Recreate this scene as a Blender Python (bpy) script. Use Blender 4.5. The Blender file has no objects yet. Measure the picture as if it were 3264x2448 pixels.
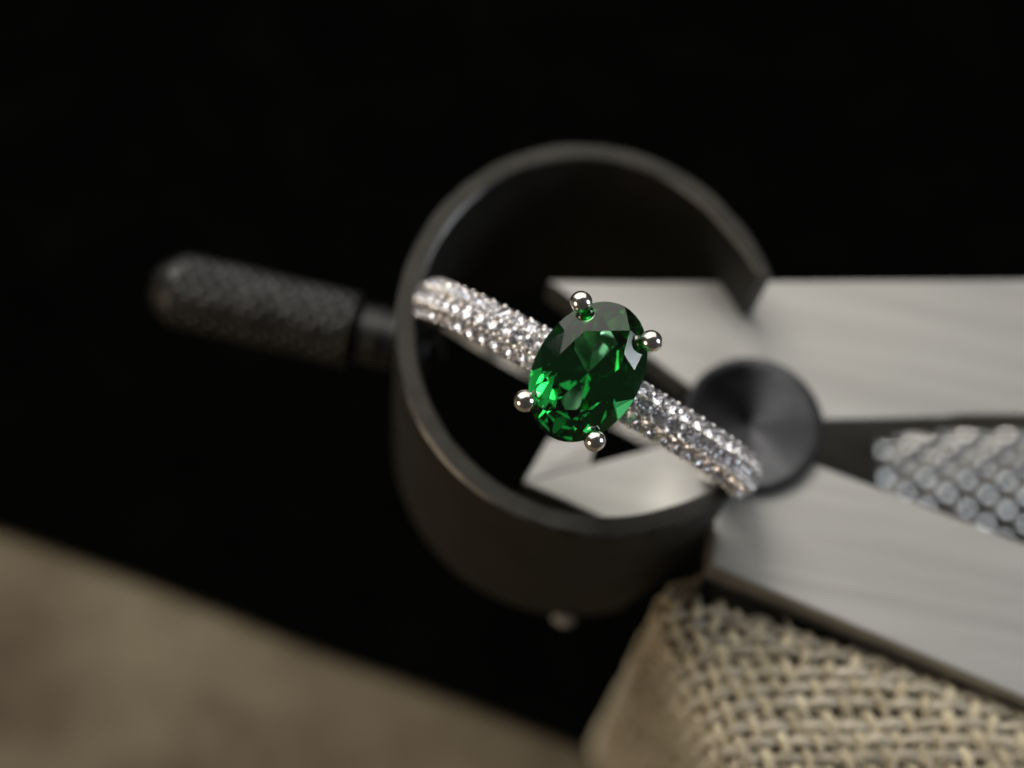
import bpy, bmesh, math, random
import numpy as np
from mathutils import Vector, Matrix, noise

S = 0.001                     # everything below is laid out in millimetres, the scene is in metres
sc = bpy.context.scene
col = sc.collection
rnd = random.Random(7)

# ------------------------------------------------------------------ camera
F_PX, D, TILT, ROLL = 4965.0, 75.0, math.radians(23), math.radians(11)
fwd = np.array([0, math.sin(TILT), -math.cos(TILT)])
up0 = np.array([0, math.cos(TILT), math.sin(TILT)])
rt0 = np.array([1.0, 0, 0])
CR = math.cos(ROLL)*rt0 + math.sin(ROLL)*up0
CU = -math.sin(ROLL)*rt0 + math.cos(ROLL)*up0
CB = -fwd
CP = CB*D
def ray(px, py): return fwd + CR*(px-1632)/F_PX - CU*(py-1224)/F_PX
def at_z(px, py, z):
    d = ray(px, py); return CP + d*((z-CP[2])/d[2])
def at_d(px, py, depth): return CP + ray(px, py)*depth

cam = bpy.data.cameras.new('camera')
cam.sensor_width = 36; cam.lens = 36*F_PX/3264
cam.clip_start = 0.005; cam.clip_end = 20
cam.dof.use_dof = True; cam.dof.focus_distance = 0.0645; cam.dof.aperture_fstop = cam.lens/2.6
co = bpy.data.objects.new('camera', cam); col.objects.link(co)
co.matrix_world = Matrix(((CR[0], CU[0], CB[0], CP[0]*S), (CR[1], CU[1], CB[1], CP[1]*S), (CR[2], CU[2], CB[2], CP[2]*S), (0, 0, 0, 1)))
sc.camera = co

# ------------------------------------------------------------------ world, lamps, exposure
w = bpy.data.worlds.new('World'); sc.world = w; w.use_nodes = True
bg = w.node_tree.nodes['Background']; bg.inputs[0].default_value = (1.0, 0.95, 0.88, 1); bg.inputs[1].default_value = 0.042

def lamp(name, ang, r, u, dist, sx, sy, power, colr):
    """area lamp seen from the ring 'ang' degrees off the lens axis, towards (r,u) of the picture"""
    n = math.hypot(r, u); a = math.radians(ang)
    d = CB*math.cos(a) + (CR*r/n + CU*u/n)*math.sin(a)
    l = bpy.data.lights.new(name, 'AREA'); l.shape = 'RECTANGLE'; l.size = sx; l.size_y = sy
    l.energy = power; l.color = colr
    o = bpy.data.objects.new(name, l); col.objects.link(o)
    o.location = Vector(d*dist); o.rotation_euler = Vector(d).to_track_quat('Z', 'Y').to_euler()
    return o
lamp('window_light', 56, -0.35, 1.0, 0.65, 0.32, 0.24, 3.0, (1.0, 0.95, 0.88))
lamp('ceiling_light', 72, -0.15, 1.0, 1.10, 2.2, 1.5, 12.0, (1.0, 0.96, 0.90))
lamp('cool_window_light', 68, 1.0, 0.05, 0.70, 0.22, 0.34, 1.7, (0.86, 0.92, 1.0))
lamp('warm_lamp_light', 64, -1.0, -0.35, 0.70, 0.26, 0.26, 1.25, (1.0, 0.78, 0.56))

sc.view_settings.view_transform = 'Standard'; sc.view_settings.look = 'None'
sc.view_settings.exposure = 0.0; sc.view_settings.gamma = 1.0; sc.view_settings.use_curve_mapping = False
sc.render.engine = 'CYCLES'
cy = sc.cycles
cy.max_bounces = 24; cy.transmission_bounces = 20; cy.glossy_bounces = 10; cy.diffuse_bounces = 4; cy.volume_bounces = 0
cy.caustics_reflective = True; cy.caustics_refractive = True; cy.blur_glossy = 0.2; cy.sample_clamp_indirect = 12
cy.use_denoising = True
try: cy.denoiser = 'OPENIMAGEDENOISE'
except Exception: pass

# ------------------------------------------------------------------ materials
def mat(name):
    m = bpy.data.materials.new(name); m.use_nodes = True
    nt = m.node_tree; return m, nt, nt.nodes['Principled BSDF']
def N(nt, t, **kw):
    n = nt.nodes.new(t)
    for k, v in kw.items():
        if k in n.inputs: n.inputs[k].default_value = v
        else: setattr(n, k, v)
    return n
def coords(nt, scale=(1, 1, 1), rotz=0.0):
    tc = N(nt, 'ShaderNodeTexCoord'); mp = N(nt, 'ShaderNodeMapping')
    mp.inputs['Scale'].default_value = scale; mp.inputs['Rotation'].default_value = (0, 0, rotz)
    nt.links.new(tc.outputs['Object'], mp.inputs['Vector']); return mp.outputs['Vector']
def ramp(nt, src, stops):
    r = N(nt, 'ShaderNodeValToRGB'); e = r.color_ramp.elements
    while len(e) < len(stops): e.new(0.5)
    for k, (p, c) in enumerate(stops): e[k].position = p; e[k].color = (*c, 1) if len(c) == 3 else c
    nt.links.new(src, r.inputs['Fac']); return r.outputs['Color']
def bump(nt, bs, h, strength, dist):
    b = N(nt, 'ShaderNodeBump', Strength=strength, Distance=dist)
    nt.links.new(h, b.inputs['Height']); nt.links.new(b.outputs['Normal'], bs.inputs['Normal'])

def metal(name, c1, c2, rough, nscale=900, aniso=None, bmp=0.1, rv=0.12):
    m, nt, bs = mat(name)
    v = coords(nt, aniso[0] if aniso else (1, 1, 1), aniso[1] if aniso else 0)
    nz = N(nt, 'ShaderNodeTexNoise', Scale=nscale, Detail=6.0, Roughness=0.62); nt.links.new(v, nz.inputs['Vector'])
    nt.links.new(ramp(nt, nz.outputs['Fac'], [(0.3, c1), (0.72, c2)]), bs.inputs['Base Color'])
    mr = N(nt, 'ShaderNodeMapRange'); mr.inputs['To Min'].default_value = max(0.02, rough-rv); mr.inputs['To Max'].default_value = rough+rv
    nt.links.new(nz.outputs['Fac'], mr.inputs['Value']); nt.links.new(mr.outputs['Result'], bs.inputs['Roughness'])
    bs.inputs['Metallic'].default_value = 1
    if bmp: bump(nt, bs, nz.outputs['Fac'], bmp, 0.00005)
    return m

# white gold, polished
M_gold, nt, bs = mat('white_gold')
bs.inputs['Base Color'].default_value = (0.86, 0.83, 0.79, 1); bs.inputs['Metallic'].default_value = 1; bs.inputs['Roughness'].default_value = 0.18
nz = N(nt, 'ShaderNodeTexNoise', Scale=900.0, Detail=3.0); nt.links.new(coords(nt), nz.inputs['Vector']); bump(nt, bs, nz.outputs['Fac'], 0.12, 0.00003)
# metal floor of the pave setting, cut and rougher
M_pave = metal('cut_white_gold', (0.52, 0.485, 0.44), (0.72, 0.685, 0.635), 0.34, 4000, None, 0.5)

# green gemstone: clear body, colour from absorption
M_gem, nt, bs = mat('green_gemstone')
nt.nodes.remove(bs)
gl = N(nt, 'ShaderNodeBsdfGlass', IOR=1.74, Roughness=0.0); gl.inputs['Color'].default_value = (1, 1, 1, 1)
va = N(nt, 'ShaderNodeVolumeAbsorption', Density=860.0); va.inputs['Color'].default_value = (0.04, 0.72, 0.35, 1)
out = nt.nodes['Material Output']
nt.links.new(gl.outputs[0], out.inputs['Surface']); nt.links.new(va.outputs[0], out.inputs['Volume'])

M_dia, nt, bs = mat('diamond')
nt.nodes.remove(bs)
gl = N(nt, 'ShaderNodeBsdfGlass', IOR=2.1, Roughness=0.0); gl.inputs['Color'].default_value = (0.98, 0.98, 1, 1)
nt.links.new(gl.outputs[0], nt.nodes['Material Output'].inputs['Surface'])

M_spring = metal('blackened_spring_steel', (0.034, 0.033, 0.030), (0.060, 0.058, 0.053), 0.66, 500, None, 0.08)
M_edge = metal('worn_spring_edge', (0.035, 0.035, 0.034), (0.20, 0.197, 0.19), 0.42, 380, None, 0.15)
M_fulc = metal('dark_turned_steel', (0.038, 0.039, 0.042), (0.062, 0.063, 0.067), 0.40, 700, None, 0.05)
M_handle = metal('dark_knurled_steel', (0.024, 0.024, 0.024), (0.062, 0.062, 0.062), 0.45, 900, None, 0.1)
def leg_metal(name, ang): return metal(name, (0.345, 0.341, 0.325), (0.455, 0.45, 0.432), 0.60, 330, ((0.12, 2.6, 1), ang), 0.25, 0.08)

M_core, nt, bs = mat('burlap_backing')
bs.inputs['Base Color'].default_value = (0.12, 0.096, 0.066, 1); bs.inputs['Roughness'].default_value = 1
def jute(name, stops):
  M_y, nt, bs = mat(name)
  nz = N(nt, 'ShaderNodeTexNoise', Scale=700.0, Detail=5.0, Roughness=0.7); nt.links.new(coords(nt), nz.inputs['Vector'])
  oi = N(nt, 'ShaderNodeObjectInfo'); ad = N(nt, 'ShaderNodeMath', operation='MULTIPLY_ADD')
  ad.inputs[1].default_value = 0.35; ad.inputs[2].default_value = -0.17
  nt.links.new(oi.outputs['Random'], ad.inputs[0])
  a2 = N(nt, 'ShaderNodeMath', operation='ADD'); nt.links.new(ad.outputs[0], a2.inputs[0]); nt.links.new(nz.outputs['Fac'], a2.inputs[1])
  nt.links.new(ramp(nt, a2.outputs[0], stops), bs.inputs['Base Color'])
  bs.inputs['Roughness'].default_value = 0.40; bs.inputs['Specular IOR Level'].default_value = 0.7; bs.inputs['Sheen Weight'].default_value = 0.25
  fb = N(nt, 'ShaderNodeTexNoise', Scale=5200.0, Detail=4.0); nt.links.new(coords(nt), fb.inputs['Vector'])
  bump(nt, bs, fb.outputs['Fac'], 0.6, 0.0001)
  return M_y
M_yarn = jute('jute_warp_yarn', [(0.25, (0.26, 0.21, 0.13)), (0.5, (0.45, 0.385, 0.25)), (0.8, (0.63, 0.56, 0.39))])
M_weft = jute('jute_weft_yarn', [(0.25, (0.18, 0.15, 0.108)), (0.5, (0.30, 0.262, 0.195)), (0.8, (0.47, 0.42, 0.325))])

M_cloth, nt, bs = mat('black_cloth')
nz = N(nt, 'ShaderNodeTexNoise', Scale=160.0, Detail=8.0); nt.links.new(coords(nt), nz.inputs['Vector'])
nt.links.new(ramp(nt, nz.outputs['Fac'], [(0.3, (0.0007, 0.0008, 0.0007)), (0.8, (0.0018, 0.0019, 0.0017))]), bs.inputs['Base Color'])
bs.inputs['Roughness'].default_value = 1; bs.inputs['Specular IOR Level'].default_value = 0.0
M_table, nt, bs = mat('brown_table')
v = coords(nt, (1, 1, 1), 0.35)
n1 = N(nt, 'ShaderNodeTexNoise', Scale=75.0, Detail=5.0, Roughness=0.6); nt.links.new(v, n1.inputs['Vector'])
nt.links.new(ramp(nt, n1.outputs['Fac'], [(0.3, (0.078, 0.061, 0.041)), (0.5, (0.13, 0.107, 0.072)), (0.72, (0.185, 0.158, 0.108))]), bs.inputs['Base Color'])
bs.inputs['Roughness'].default_value = 0.9; bs.inputs['Specular IOR Level'].default_value = 0.1
M_lump, nt, bs = mat('lump_pale')
bs.inputs['Base Color'].default_value = (0.45, 0.44, 0.42, 1); bs.inputs['Roughness'].default_value = 0.7

# ------------------------------------------------------------------ mesh helpers
def mesh(name, verts, faces, smooth=False, mats=(), fm=None):
    me = bpy.data.meshes.new(name)
    me.from_pydata([tuple(float(c)*S for c in v) for v in verts], [], faces); me.update()
    for m in mats: me.materials.append(m)
    if smooth: me.polygons.foreach_set('use_smooth', [True]*len(me.polygons))
    if fm is not None: me.polygons.foreach_set('material_index', fm)
    bm = bmesh.new(); bm.from_mesh(me); bmesh.ops.recalc_face_normals(bm, faces=bm.faces); bm.to_mesh(me); bm.free()
    return me
def link(name, me, parent=None):
    o = bpy.data.objects.new(name, me); col.objects.link(o)
    if parent is not None: o.parent = parent
    return o
def empty(name, loc, label, cat, group=None):
    o = bpy.data.objects.new(name, None); col.objects.link(o)
    o.empty_display_size = 0.005; o.location = Vector(loc)*S
    o['label'] = label; o['category'] = cat
    if group: o['group'] = group
    return o
def tag(o, label, cat): o['label'] = label; o['category'] = cat
def bevel(o, wd, seg=2, ang=35):
    b = o.modifiers.new('bevel', 'BEVEL'); b.width = wd*S; b.segments = seg; b.limit_method = 'ANGLE'; b.angle_limit = math.radians(ang)
    return b
def tube(path, rad, n=8, cap=True, frames=None, ell=1.0):
    """path: Nx3 mm, rad: scalar or N"""
    P = np.asarray(path, float); k = len(P); R = np.broadcast_to(np.asarray(rad, float), (k,))
    T = np.gradient(P, axis=0); T /= np.linalg.norm(T, axis=1)[:, None]
    if frames is None:
        ref = np.array([0, 0, 1.0]) if abs(T[0][2]) < .9 else np.array([1.0, 0, 0])
        frames = np.broadcast_to(ref, (k, 3))
    B = np.cross(T, frames); B /= np.linalg.norm(B, axis=1)[:, None]; Nn = np.cross(B, T)
    a = np.arange(n)*2*math.pi/n
    V = (P[:, None, :] + R[:, None, None]*(np.cos(a)[None, :, None]*B[:, None, :] + ell*np.sin(a)[None, :, None]*Nn[:, None, :])).reshape(-1, 3)
    Fc = [(i*n+j, i*n+(j+1) % n, (i+1)*n+(j+1) % n, (i+1)*n+j) for i in range(k-1) for j in range(n)]
    if cap: Fc += [tuple(range(n))[::-1], tuple(range((k-1)*n, k*n))]
    return V, Fc
def lathe(prof, n=48):
    """prof: list of (r,z), returns mesh about z"""
    V = []; Fc = []
    for r, z in prof:
        for j in range(n):
            a = 2*math.pi*j/n; V.append((r*math.cos(a), r*math.sin(a), z))
    for i in range(len(prof)-1):
        for j in range(n): Fc.append((i*n+j, i*n+(j+1) % n, (i+1)*n+(j+1) % n, (i+1)*n+j))
    Fc += [tuple(range(n))[::-1], tuple(range((len(prof)-1)*n, len(prof)*n))]
    return np.array(V), Fc
def frame(z, xh):
    z = np.asarray(z, float); z = z/np.linalg.norm(z); x = xh - z*np.dot(xh, z); x /= np.linalg.norm(x)
    return np.column_stack((x, np.cross(z, x), z))
def prism(top, z0, z1):
    n = len(top)
    V = [(p[0], p[1], z1) for p in top] + [(p[0], p[1], z0) for p in top]
    return V, [tuple(range(n)), tuple(range(n, 2*n))[::-1]] + [(i, (i+1) % n, n+(i+1) % n, n+i) for i in range(n)]

# ------------------------------------------------------------------ the setting
Z_TAB = -52.0
def slab(name, poly, z0, z1, m):
    V, Fc = prism(poly, z0, z1); return link(name, mesh(name, V, Fc, mats=[m]))
t = slab('table', [(-600, -600), (600, -600), (600, 600), (-600, 600)], Z_TAB-20, Z_TAB, M_table); t['kind'] = 'structure'
p0 = at_z(0, 1690, Z_TAB+1); p1 = at_z(1830, 2355, Z_TAB+1); e = (p1-p0)/np.linalg.norm(p1-p0); nn = np.array([-e[1], e[0], 0])
ed = []
for k in range(41):
    s = -260+13*k; q = p0+e*s+nn*(0.2*math.sin(s*.21)+0.25*math.sin(s*.083+1)); ed.append((q[0], q[1]))
q0 = np.array([*ed[-1], 0])+nn*420; q1 = np.array([*ed[0], 0])+nn*420
cl = slab('black_mat', ed+[(q0[0], q0[1]), (q1[0], q1[1])], Z_TAB+0.01, Z_TAB+1, M_cloth)
tag(cl, 'flat matt black cloth mat covering the brown table under the ring', 'mat')

# ------------------------------------------------------------------ spring divider
Z_LEG, T_LEG, W_SPR, TH = -4.5, 2.3, 14.9, 1.05
Z_BOX = Z_LEG - T_LEG
fc = at_z(2395, 1360, Z_LEG)
DIV = np.array([fc[0], fc[1], Z_BOX])
div = empty('spring_divider', DIV, 'steel spring divider with black curled bow, round fulcrum and two pale legs', 'divider')
def dpart(name, V, Fc, m, smooth=False, fm=None):
    return link(name, mesh(name, np.asarray(V)-DIV, Fc, smooth, m if isinstance(m, (list, tuple)) else [m], fm), div)

# bow: outer rim traced, smoothed as r(theta)
rim = [(2335, 1588), (2287, 1608), (2180, 1665), (2066, 1697), (1844, 1706), (1594, 1623), (1417, 1476), (1313, 1298), (1262, 1107), (1269, 944), (1313, 767),
       (1380, 680), (1476, 590), (1640, 498), (1844, 447), (2000, 466), (2140, 524), (2361, 708), (2464, 870)]
W = np.array([at_z(x, y, 0) for x, y in rim]); c0 = at_z(1868, 1085, 0)
th = np.unwrap(np.arctan2(W[:, 1]-c0[1], W[:, 0]-c0[0])); rr = np.hypot(W[:, 0]-c0[0], W[:, 1]-c0[1])
if th[-1] < th[0]: pass
basis = lambda a: np.column_stack([np.ones_like(a)]+[g(k*a) for k in (1, 2, 3) for g in (np.cos, np.sin)])
cf = np.linalg.lstsq(basis(th), rr, rcond=None)[0]
NS = 150
ta = np.linspace(th[0], th[-1], NS); ra = basis(ta) @ cf
ox = c0[0]+ra*np.cos(ta); oy = c0[1]+ra*np.sin(ta)
tx, ty = np.gradient(ox), np.gradient(oy); L = np.hypot(tx, ty); nx, ny = -ty/L, tx/L
sg = np.sign(nx[NS//2]*(c0[0]-ox[NS//2])+ny[NS//2]*(c0[1]-oy[NS//2])); nx *= sg; ny *= sg     # inward
b = 0.13
V = []; Fc = []; fm = []
fr = np.linspace(0, 1, NS)
for i in range(NS):
    zb = -W_SPR + 7.9*max(0, (0.075-fr[i])/0.075) + 7.9*max(0, (fr[i]-0.92)/0.08)
    thk = TH*(1.0-0.25*max(0, (0.06-fr[i])/0.06)-0.25*max(0, (fr[i]-0.94)/0.06))
    wob = 0.03*noise.noise((i*.35, 3, 1))
    b1 = b*(1+0.5*noise.noise((i*.3, 0, 0)))
    for dn, z in ((0, -b1), (b1, 0), (thk-b, 0), (thk, -b), (thk, zb+b), (thk-b, zb), (b, zb), (0, zb+b)):
        V.append((ox[i]+nx[i]*(dn+wob*0), oy[i]+ny[i]*dn, z+wob))
    if i:
        for j in range(8):
            Fc.append(((i-1)*8+j, (i-1)*8+(j+1) % 8, i*8+(j+1) % 8, i*8+j)); fm.append(1 if j in (0, 2) else 0)
Fc += [tuple(range(8)), tuple(range((NS-1)*8, NS*8))]; fm += [1, 1]
bow = dpart('bow_spring', V, Fc, [M_spring, M_edge], True, fm)
bow['label'] = 'blackened flat steel bow curled into an open ring'
bow.data.set_sharp_from_angle(angle=math.radians(25))

# legs: outline on the top face, a shallow bevel slopes off the inner tip
def leg(name, px, bev, ang, label):
    top = [at_z(*q_, Z_LEG) if len(q_) == 2 else np.array(q_) for q_ in px]
    V, Fc = prism(top, Z_BOX, Z_LEG)
    o = dpart(name, V, Fc, leg_metal('brushed_steel', ang)); bevel(o, 0.12, 2); o['label'] = label
    P = [at_z(x, y, Z_LEG-0.02) for x, y in bev[:2]] + [at_z(x, y, Z_LEG-0.95) for x, y in bev[2:]]
    B = [np.array([p[0], p[1], Z_BOX+0.3]) for p in P]
    V = P+B; n = len(P)
    Fc = [tuple(range(n)), tuple(range(n, 2*n))[::-1]]+[(i, (i+1) % n, n+(i+1) % n, n+i) for i in range(n)]
    s = link('tip_bevel', mesh('tip_bevel', np.asarray(V)-DIV, Fc, mats=[o.data.materials[0]]), o); bevel(s, 0.08, 2)
    return o
notch = [(float(ox[i]+nx[i]*d_-tx[i]/L[i]*e_), float(oy[i]+ny[i]*d_-ty[i]/L[i]*e_), Z_LEG) for i, d_, e_ in
         [(0, -.1, .12), (0, TH+.1, .12)]+[(i, TH+.1, 0) for i in range(2, 22, 3)]]
leg('leg', [(1746, 893), (2100, 897), (2700, 893), (3520, 890), (3520, 1322), (3060, 1324), (3010, 1331), (2640, 1340), (2395, 1360), (2190, 1228)],
    [(1752, 902), (2180, 1222), (2162, 1248), (1752, 930)], 0.13, 'upper pale steel leg with a pointed inner tip')
leg('leg', [(1664, 1538), (1990, 1452), (2200, 1395), (2395, 1360), (2588, 1474), (3264, 1729), (3560, 1840), (3560, 2350), (3264, 2225), (2268, 1803)]+notch+[(1946, 1664), (1805, 1598)],
    [(1668, 1534), (1880, 1478), (1905, 1395), (1748, 1395)], 0.5, 'lower pale steel leg lying across the burlap')

# fulcrum roller: turned face with shallow conical dimple
rf = 225/F_PX*(D+5.5)
prof = [(rf-.25, Z_BOX+.2), (rf, Z_BOX+.5), (rf, Z_LEG+.55), (rf-.06, Z_LEG+.66), (rf-.14, Z_LEG+.68)]
for k in range(1, 9): prof.append(((rf-.14)*(1-k/8.1), Z_LEG+.68-0.60*(k/8)))
V, Fc = lathe(prof, 72)
ful = dpart('fulcrum', V+np.array([fc[0], fc[1], 0]), Fc, M_fulc, True); ful.data.set_sharp_from_angle(angle=math.radians(40))
# radial anisotropy of a lathe-turned face
nt = M_fulc.node_tree; bs = nt.nodes['Principled BSDF']; bs.inputs['Anisotropic'].default_value = 0.85
tg = N(nt, 'ShaderNodeTangent', direction_type='RADIAL', axis='Z'); 
def set_origin(o, p):
    o.data.transform(Matrix.Translation(-Vector(p)*S)); o.location = Vector(p)*S
set_origin(ful, (0, 0, 0))
nt.links.new(tg.outputs[0], bs.inputs['Tangent'])

# handle: knurled grip on the back of the bow
ZH = -7.5
hA = at_z(492, 905, ZH); hB = at_z(1262, 1085, ZH)
hd = (hB-hA); hl = np.linalg.norm(hd); hd /= hl
HF = frame(hd, np.array([0, 0, 1.0]))
rh = 2.12
nu, nv = 150, 230; neck = 1.9; gl_ = hl-neck
V = []; Fc = []
for i in range(nv+1):
    s = gl_*i/nv
    r0 = rh
    if s < 1.9: r0 = rh*(0.42+0.58*math.sin(math.pi/2*min(1, s/1.9))**.8)
    if s > gl_-.5: r0 = rh*(1-.22*(s-(gl_-.5))/.5)
    kn = 0.20*min(1, max(0, (s-1.1)/.8))*min(1, max(0, (gl_-.45-s)/.3))
    for j in range(nu):
        a = 2*math.pi*j/nu
        p = 15*a/(2*math.pi); q = s/0.95
        f1 = abs(((p+q) % 1)-.5)*2; f2 = abs(((p-q) % 1)-.5)*2
        r = r0-kn*(1-min(f1, f2))*1.0
        V.append(hA+HF @ np.array([r*math.cos(a), r*math.sin(a), s]))
for i in range(nv):
    for j in range(nu): Fc.append((i*nu+j, i*nu+(j+1) % nu, (i+1)*nu+(j+1) % nu, (i+1)*nu+j))
Fc += [tuple(range(nu)), tuple(range(nv*nu, (nv+1)*nu))]
han = dpart('handle', V, Fc, M_handle, True); han.data.set_sharp_from_angle(angle=math.radians(50)); han['label'] = 'dark diamond knurled grip with a rounded end'
V, Fc = lathe([(1.62, gl_-.2), (1.62, gl_+.6), (1.68, gl_+.7), (1.68, gl_+1.2), (1.62, gl_+1.3), (1.62, hl+.1)], 40)
nk = link('neck', mesh('neck', (HF @ V.T).T+hA-DIV, Fc, True, [M_handle]), han); nk.data.set_sharp_from_angle(angle=math.radians(30))
# riveted end of the handle on the inside of the bow
V, Fc = lathe([(1.75, hl+TH-.3), (1.75, hl+TH+.55), (1.55, hl+TH+.8), (.95, hl+TH+.85), (.95, hl+TH+1.5), (.6, hl+TH+1.75)], 36)
rv = dpart('rivet', (HF @ V.T).T+hA, Fc, M_handle, True); rv.data.set_sharp_from_angle(angle=math.radians(30))

# small pale lump on the far edge of the bow
i0 = int(np.argmin(np.hypot(ox-at_z(1895, 1690, 0)[0], oy-at_z(1895, 1690, 0)[1])))
lp = np.array([ox[i0]-nx[i0]*.15, oy[i0]-ny[i0]*.15, -W_SPR-.05])
V = []; Fc = []
bm = bmesh.new(); bmesh.ops.create_icosphere(bm, subdivisions=3, radius=1)
for v in bm.verts:
    k = 1+.25*noise.noise(v.co*1.7+Vector((3, 1, 2))); v.co = Vector((v.co.x*.62*k, v.co.y*.42*k, v.co.z*.38*k))*S
me = bpy.data.meshes.new('pale_lump'); bm.to_mesh(me); bm.free(); me.materials.append(M_lump); me.polygons.foreach_set('use_smooth', [True]*len(me.polygons))
li = link('pale_lump', me); li.location = Vector(lp)*S
tag(li, 'small pale lump on the outer edge of the black bow', 'lump')

# ------------------------------------------------------------------ burlap box
Z_TOP = -5.4
O = at_z(2035, 1815, Z_TOP)
ea = at_z(2306, 2448, Z_TOP)-O; ea /= np.linalg.norm(ea)          # along the left top edge
q = at_z(2420, 2120, Z_TOP); eb = at_z(3020, 2118, Z_TOP)-q; eb /= np.linalg.norm(eb)   # weave direction across the top
kk = at_z(3264, 2262, Z_TOP)-O
sol = np.linalg.solve(np.array([[eb[0], ea[0]], [eb[1], ea[1]]]), kk[:2]); MB = sol[1]/sol[0]    # back edge: v = MB*u
UM, VM, HB = 25.0, 22.0, Z_TOP-(Z_TAB+1)
RC = 2.0
n_left = np.array([ea[1], -ea[0], 0]);  n_left *= np.sign(-np.dot(n_left, eb))
kd = kk/np.linalg.norm(kk); n_back = np.array([-kd[1], kd[0], 0]); n_back *= np.sign(-np.dot(n_back, ea))
UP = np.array([0, 0, 1.0])
box = empty('burlap_box', (*(O+ea*10+eb*12)[:2], Z_TAB+1), 'tall box covered in coarse tan burlap beside the lower divider leg', 'box')
BO = np.array([*(O+ea*10+eb*12)[:2], Z_TAB+1])
ins = 0.80; TAPER = 0.045
cor = [O+eb*ins*1.2+ea*ins*.9, O+ea*(VM+1)+eb*ins, O+ea*(VM+1)+eb*(UM+1), O+eb*(UM+1)+ea*(MB*(UM+1)+ins)]
V, Fc = prism([c[:2] for c in cor], Z_TAB+1, Z_TOP-ins)
for k_ in (4, 5): V[k_] = tuple(np.array(V[k_])+eb*TAPER*(Z_TOP-Z_TAB-1))
cover = link('burlap_cover', mesh('burlap_cover', np.asarray(V)-BO, Fc, mats=[M_core]), box); bevel(cover, 1.7, 5)

PU, PV = 0.98, 0.90
AMP, RY = 0.20, 0.315
def corner_profile(s, flat_dir, out_n):
    """arc-length s: s>=0 on the top going inwards, s<0 over the edge and down. returns offset, normal"""
    a = RC*math.pi/2
    if s >= RC: return flat_dir*s, UP
    if s >= RC-a:
        t_ = (RC-s)/RC
        # circle of radius RC about the point RC inside the edge, RC below the top
        return flat_dir*RC + out_n*(RC*math.sin(t_)) + UP*(RC*math.cos(t_)-RC), out_n*math.sin(t_)+UP*math.cos(t_)
    return flat_dir*RC + out_n*RC - UP*(RC-(s-(RC-a)))*1.0, out_n
SL = RC*(1-math.pi/2)
def left_pt(u, v):
    o, n = corner_profile(u, eb, n_left); o2, n2 = corner_profile(v, ea, n_back); p = O+o2+o; R2 = 2.4
    wgt = min(1, max(0, -u/1.5))
    if v < R2 and wgt > 0:                      # rounded upright corner
        t_ = min((R2-v)/R2, math.pi/2); rest = max(0, (R2-v)-R2*math.pi/2)
        q_ = O+ea*(R2-R2*math.sin(t_))+o-n_left*(R2*(1-math.cos(t_))+rest)
        p = p*(1-wgt)+q_*wgt; n = n*(1-wgt)+(n*math.cos(t_)-ea*math.sin(t_))*wgt; n = n/np.linalg.norm(n)
    return p+eb*TAPER*max(0, O[2]-p[2]), n
def surf(u, v):
    """cloth coordinate -> point, normal"""
    if u <= 0: return left_pt(u, v)
    vb = MB*u
    o1, n1 = corner_profile(u, eb, n_left); o2, n2 = corner_profile(v-vb, ea, n_back)
    n = n1+n2-UP*(1 if (n1[2] > .999 or n2[2] > .999) else .4)
    return O+ea*vb+o1+o2, n/np.linalg.norm(n)
def nz3(a, b_, c): return noise.noise((a, b_, c))
def yarn(kind, idx, lo, hi, step=0.25):
    P = []; Fm = []; R = []
    n = max(4, int((hi-lo)/step))
    for k in range(n+1):
        s = lo+(hi-lo)*k/n
        jit = 0.30*nz3(s*.16, idx*3.7, 5 if kind == 'a' else 9)+0.10*nz3(s*.6, idx*2.1, 2)
        if kind == 'a': u, v = (idx+.5)*PU+jit, s; ph = math.cos(math.pi*(v/PV-.5+.5)) * (1 if idx % 2 else -1)
        else: u, v = s, idx*PV+jit; ph = -math.cos(math.pi*(idx)) * math.cos(math.pi*(u/PU-.5)) * (1)
        if kind == 'b':
            # over where the crossing 'a' yarn goes under
            i_f = u/PU-.5; ph = -math.cos(math.pi*i_f)*(1 if idx % 2 == 0 else -1)*-1
        p, nrm = surf(u, v)
        dip = 0.16*nz3(u*.22, v*.22, 7.7)
        P.append(p+nrm*(AMP*(1.25 if u < 0 else 1)*ph-.34+dip)); Fm.append(nrm); R.append((RY*.78 if kind == 'a' else RY*.92)*(1+.12*math.sin(idx*12.7)+.38*nz3(s*.45, idx*5.3, 3 if kind == 'a' else 6)))
    return tube(P, np.array(R), 7, True, np.array(Fm), 0.78)
def add_yarn(kind, idx, lo, hi):
    V, Fc = yarn(kind, idx, lo, hi)
    link('yarn', mesh('yarn', V-BO, Fc, True, [M_yarn if kind == 'a' else M_weft]), cover)
UL = -42.0
for i in range(int(UL/PU), int(UM/PU)):
    u = (i+.5)*PU
    if u > 0: add_yarn('a', i, MB*u-rnd.uniform(2.5, 5), VM)
    else: add_yarn('a', i, -2.5, VM)
for j in range(2, int(VM/PV)):
    add_yarn('b', j, UL, min(UM, j*PV/MB+2.2/MB))
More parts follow.
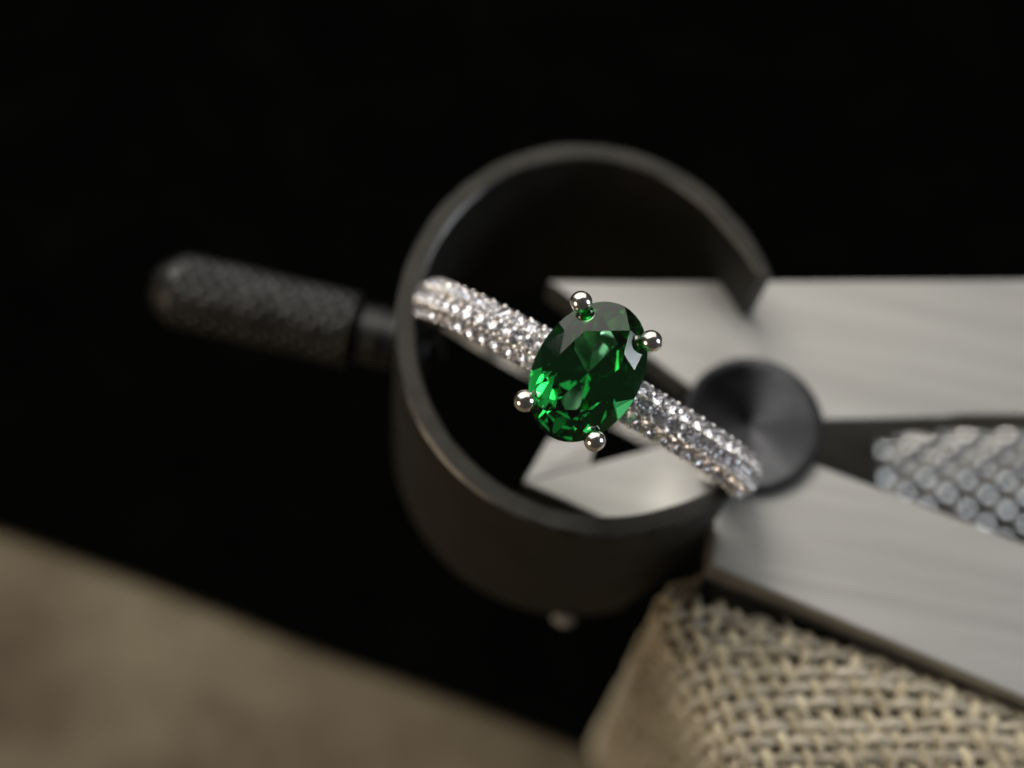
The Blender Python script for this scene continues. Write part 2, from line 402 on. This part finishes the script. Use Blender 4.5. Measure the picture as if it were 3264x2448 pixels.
# loose fibres standing off the weave
V = []; Fc = []
for k in range(1300):
    u = rnd.uniform(-14, UM-2); v = rnd.uniform(3.0, VM-1) if u < 3 else rnd.uniform(MB*u+.5, VM-1)
    p, nrm = surf(u, v)
    d = ea*rnd.uniform(-1, 1)+eb*rnd.uniform(-1, 1); d -= nrm*np.dot(d, nrm); d /= np.linalg.norm(d)+1e-6
    ln = rnd.uniform(.5, 1.8); hgt = rnd.uniform(.1, .6); side = np.cross(nrm, d)*rnd.uniform(-.4, .4)
    pts = [p+d*ln*t_+side*t_*t_+nrm*(hgt*math.sin(t_*2.2)-.05) for t_ in np.linspace(0, 1, 6)]
    vv, ff = tube(pts, 0.028, 3, False); n0 = len(V); V += list(vv); Fc += [tuple(x+n0 for x in f) for f in ff]
fz = link('loose_fibres', mesh('loose_fibres', np.array(V)-BO, Fc, True, [M_yarn]), box); fz['kind'] = 'stuff'

# ------------------------------------------------------------------ the ring
RC0 = at_d(1865, 1240, D+1.2)
z_l = CR*-0.4+CU*0.75+CB*11.0
RF = frame(z_l, CR*0.869-CU*0.495)
ring = empty('gemstone_ring', RC0, 'white gold ring with oval green stone and diamond set shoulders, wedged in the black bow', 'ring')
ring.matrix_world = Matrix(((*RF[0], RC0[0]*S), (*RF[1], RC0[1]*S), (*RF[2], RC0[2]*S), (0, 0, 0, 1)))
RO, RI = 9.34, 7.7
PH0, PH1 = math.radians(9.5), math.radians(118)
ARC_R = 1.14                      # dome radius of the band in cross-section
def band_pt(ph, beta, off):
    """ph around the finger from the top, beta across the dome, off = height above the dome"""
    rc = RO-ARC_R
    a_ = abs((ph+math.pi) % (2*math.pi)-math.pi)
    tp = 1-.38*max(0, min(1, (a_-math.radians(75))/math.radians(80)))
    yy = (ARC_R+off)*math.sin(beta)*tp; rad = rc+(ARC_R+off)*math.cos(beta)
    return np.array([rad*math.sin(ph), yy, rad*math.cos(ph)])
def band_n(ph, beta): return np.array([math.cos(beta)*math.sin(ph), math.sin(beta), math.cos(beta)*math.cos(ph)])
NPH = 220
V = []; Fc = []; fm = []
BM = math.radians(62)
bl = [-BM, -BM*.90, -BM*.84, -BM*.5, -BM*.2, BM*.2, BM*.5, BM*.84, BM*.90, BM]
NSEC = len(bl)+2
for i in range(NPH):
    ph = 2*math.pi*i/NPH; a = ph if ph <= math.pi else 2*math.pi-ph
    k_in = min(1, max(0, (a-PH0+.03)/.05))*min(1, max(0, (PH1+.03-a)/.05))      # inside the pave zone
    drop = 0.9*max(0, 1-a/math.radians(8))**.5 if a < math.radians(8) else 0    # low bridge under the stone
    for j, be in enumerate(bl):
        off = -0.26*k_in if 2 <= j <= len(bl)-3 else -0.12*k_in
        p = band_pt(ph, be, off-drop*.9); V.append(p)
    y = ARC_R*math.sin(BM)
    for sy in (1, -1): V.append(np.array([RI*math.sin(ph), band_pt(ph, BM*sy, 0)[1]*.97, RI*math.cos(ph)]))
for i in range(NPH):
    i2 = (i+1) % NPH
    for j in range(NSEC):
        j2 = (j+1) % NSEC; Fc.append((i*NSEC+j, i*NSEC+j2, i2*NSEC+j2, i2*NSEC+j)); fm.append(1 if j <= len(bl)-2 else 0)
shank = link('shank', mesh('shank', V, Fc, True, [M_gold, M_pave], fm), ring); shank.data.set_sharp_from_angle(angle=math.radians(30))

def brilliant(tab, h, p, g, m=.80, l=.24, nq=0):
    """round brilliant of unit radius; nq extra girdle points inside every girdle facet"""
    c = math.cos(math.pi/8); V = []; Fc = []
    def P(r, k, z): a = k*math.pi/4; V.append((r*math.cos(a), r*math.sin(a), z)); return len(V)-1
    T = [P(tab, k, h+g) for k in range(8)]
    Mm = [P(m, k+.5, g+h*(1-m*c)/(1-tab)) for k in range(8)]
    Lw = [P(l, k+.5, -g-p*(1-l*c)) for k in range(8)]
    V.append((0, 0, -g-p)); cu = len(V)-1
    G = [P(1, k/2, g) for k in range(16)]; H = [P(1, k/2, -g) for k in range(16)]
    Fc.append(tuple(T))
    def on_plane(a, b, c_, k):
        A, B, C = (np.array(V[x]) for x in (a, b, c_)); n = np.cross(B-A, C-A); x, y = math.cos(k*math.pi/4), math.sin(k*math.pi/4)
        return P(1, k, A[2]-(n[0]*(x-A[0])+n[1]*(y-A[1]))/n[2])
    for k in range(8):
        km = (k-1) % 8
        Fc += [(T[k], Mm[k], T[(k+1) % 8]), (T[k], Mm[km], G[2*k], Mm[k]), (cu, Lw[k], H[2*k], Lw[km])]
        for e_ in (0, 1):
            a, b_ = 2*k+e_, (2*k+e_+1) % 16
            up = [on_plane(Mm[k], G[a], G[b_], (2*k+e_+q/(nq+1))/2) for q in range(1, nq+1)]
            dn = [on_plane(Lw[k], H[a], H[b_], (2*k+e_+q/(nq+1))/2) for q in range(1, nq+1)]
            Fc += [(Mm[k], G[a], *up, G[b_]), (Lw[k], H[b_], *dn[::-1], H[a]), (G[a], H[a], *dn, H[b_], G[b_], *up[::-1])]
    return np.array(V), Fc
# centre stone, long axis across the band
ZG = 11.15
V, Fc = brilliant(.60, .32, .895, .03, .80, .48, 2)
V = V*np.array([2.24, 3.14, 2.2])+np.array([0, 0, ZG])
gem = link('green_gemstone', mesh('green_gemstone', V, Fc, False, [M_gem]), ring); gem['label'] = 'oval faceted green gemstone'
# prongs
for sx in (-1, 1):
    for sy in (-1, 1):
        pts = [(sx*.55, sy*.55, 8.5), (sx*.95, sy*1.25, 9.3), (sx*1.45, sy*2.05, 10.3), (sx*1.68, sy*2.40, 11.0), (sx*1.68, sy*2.39, 11.4)]
        P = []
        for k in range(4):
            for t_ in np.linspace(0, 1, 5, endpoint=(k == 3)): P.append(np.array(pts[k])*(1-t_)+np.array(pts[k+1])*t_)
        V, Fc = tube(P, np.linspace(.40, .34, len(P)), 14)
        pr = link('prong', mesh('prong', V, Fc, True, [M_gold]), ring)
        bm = bmesh.new(); bmesh.ops.create_uvsphere(bm, u_segments=36, v_segments=24, radius=.47*S)
        me = bpy.data.meshes.new('ball_tip'); bm.to_mesh(me); bm.free(); me.materials.append(M_gold); me.polygons.foreach_set('use_smooth', [True]*len(me.polygons))
        bt = link('ball_tip', me, pr); bt.location = Vector((sx*1.67, sy*2.38, 11.50))*S; bt.scale = (1+rnd.uniform(-.04, .05), 1+rnd.uniform(-.04, .05), .9)
# basket rail
a = np.linspace(0, 2*math.pi, 65)[:-1]
P = np.array([(1.02*math.cos(x), 1.38*math.sin(x), 9.42) for x in a])
P = np.vstack((P, P[:1])); V, Fc = tube(P, .24, 10, False); link('basket_rail', mesh('basket_rail', V, Fc, True, [M_gold]), ring)

# pave: shared meshes
V, Fc = brilliant(.56, .32, .80, .02); dia_me = mesh('diamond', V, Fc, False, [M_dia])
bm = bmesh.new(); bmesh.ops.create_icosphere(bm, subdivisions=2, radius=1*S)
for v in bm.verts:
    if v.co.z < 0: v.co.z *= 3.6
bead_me = bpy.data.meshes.new('bead'); bm.to_mesh(bead_me); bm.free(); bead_me.materials.append(M_gold); bead_me.polygons.foreach_set('use_smooth', [True]*len(bead_me.polygons))
def place(name, me, ph, be, off, sc_, par, spin=0.0):
    o = bpy.data.objects.new(name, me); col.objects.link(o); o.parent = par
    p = band_pt(ph, be, off); n = band_n(ph, be)
    n = n+np.array([rnd.gauss(0, .05) for _ in range(3)])
    R = frame(n, np.array([math.cos(ph), .01, -math.sin(ph)]))
    c, s_ = math.cos(spin), math.sin(spin)
    R = R @ np.array([[c, -s_, 0], [s_, c, 0], [0, 0, 1]])
    M = Matrix(((*R[0]*sc_, p[0]*S), (*R[1]*sc_, p[1]*S), (*R[2]*sc_, p[2]*S), (0, 0, 0, 1)))
    o.matrix_basis = M
PITCH = 0.79/RO; BR = math.radians(38)
nrow = int((PH1-PH0)/PITCH)
for sd in (-1, 1):
    for k in range(nrow+1):
        for row in (-1, 0, 1):
            ph = PH0+.055+PITCH*(k+(.5 if row else 0))
            if ph > PH1-.02: continue
            place('diamond', dia_me, sd*ph, row*BR, .04, rnd.uniform(.365, .39) if row else rnd.uniform(.385, .41), shank, rnd.uniform(0, .8))
        for q_ in (0, 1):
            for row in (-1, 1):
                ph = PH0+.055+PITCH*(k+.25+.5*q_)
                if ph > PH1-.02: continue
                place('bead', bead_me, sd*ph, row*BR*.53+rnd.gauss(0, .03), .075, rnd.uniform(.095, .13)*(1.3 if ph > .85 else 1), shank)
        for row in (-1, 1):
            ph = PH0+.055+PITCH*k
            if ph < PH1-.02: place('bead', bead_me, sd*ph, row*BR*1.45, .05, rnd.uniform(.10, .125), shank)

# ------------------------------------------------------------------ knurled steel grip lying on the mat behind the box
RG = 14.0; zc = Z_TAB+1+RG
gA = at_z(2500, 1585, zc); gB = at_z(4200, 1640, zc); gd = (gB-gA)/np.linalg.norm(gB-gA); GL = 62.0
GF = frame(gd, np.array([0, 0, 1.0]))
NK = 44; nu, nv = NK*6, 300
V = []; Fc = []
for i in range(nv+1):
    s = GL*i/nv
    r0 = RG-1.2*max(0, 1-s/1.4)
    kn = 0.42*min(1, max(0, (s-2.2)/1.2))
    for j in range(nu):
        a = 2*math.pi*j/nu; p = NK*j/nu; q = s/2.65
        rr_ = r0-kn+kn*(math.sin(math.pi*((p+q)/1 % 1))*math.sin(math.pi*((p-q) % 1)))**.8
        V.append(GF @ np.array([rr_*math.cos(a), rr_*math.sin(a), s]))
for i in range(nv):
    for j in range(nu): Fc.append((i*nu+j, i*nu+(j+1) % nu, (i+1)*nu+(j+1) % nu, (i+1)*nu+j))
Fc += [tuple(range(nu)), tuple(range(nv*nu, (nv+1)*nu))]
M_endshade = metal('grip_end_shade', (0.02, 0.019, 0.017), (0.04, 0.038, 0.034), 0.6, 500, None, 0.05)  # near-black tone paints the shade over the left end of the grip
M_grip = metal('bright_knurled_steel', (0.28, 0.277, 0.27), (0.50, 0.495, 0.48), 0.20, 300, None, 0.05, 0.05)
grip = link('knurled_grip', mesh('knurled_grip', V, Fc, True, [M_grip])); grip.location = Vector(gA)*S
V, Fc = lathe([(RG-1.4, -3.2), (RG+.12, -2.0), (RG+.15, 2.6), (RG-.1, 2.9)], 96)  # added collar, dark so the grip's left end sinks into shadow
fe = link('shade_collar', mesh('shade_collar', (GF @ V.T).T, Fc, True, [M_endshade]), grip); fe.data.set_sharp_from_angle(angle=math.radians(30)); fe['label'] = 'added dark collar standing in for shade at the end of the grip'
tag(grip, 'shiny silver knurled tool grip lying behind the legs of the divider', 'tool grip')
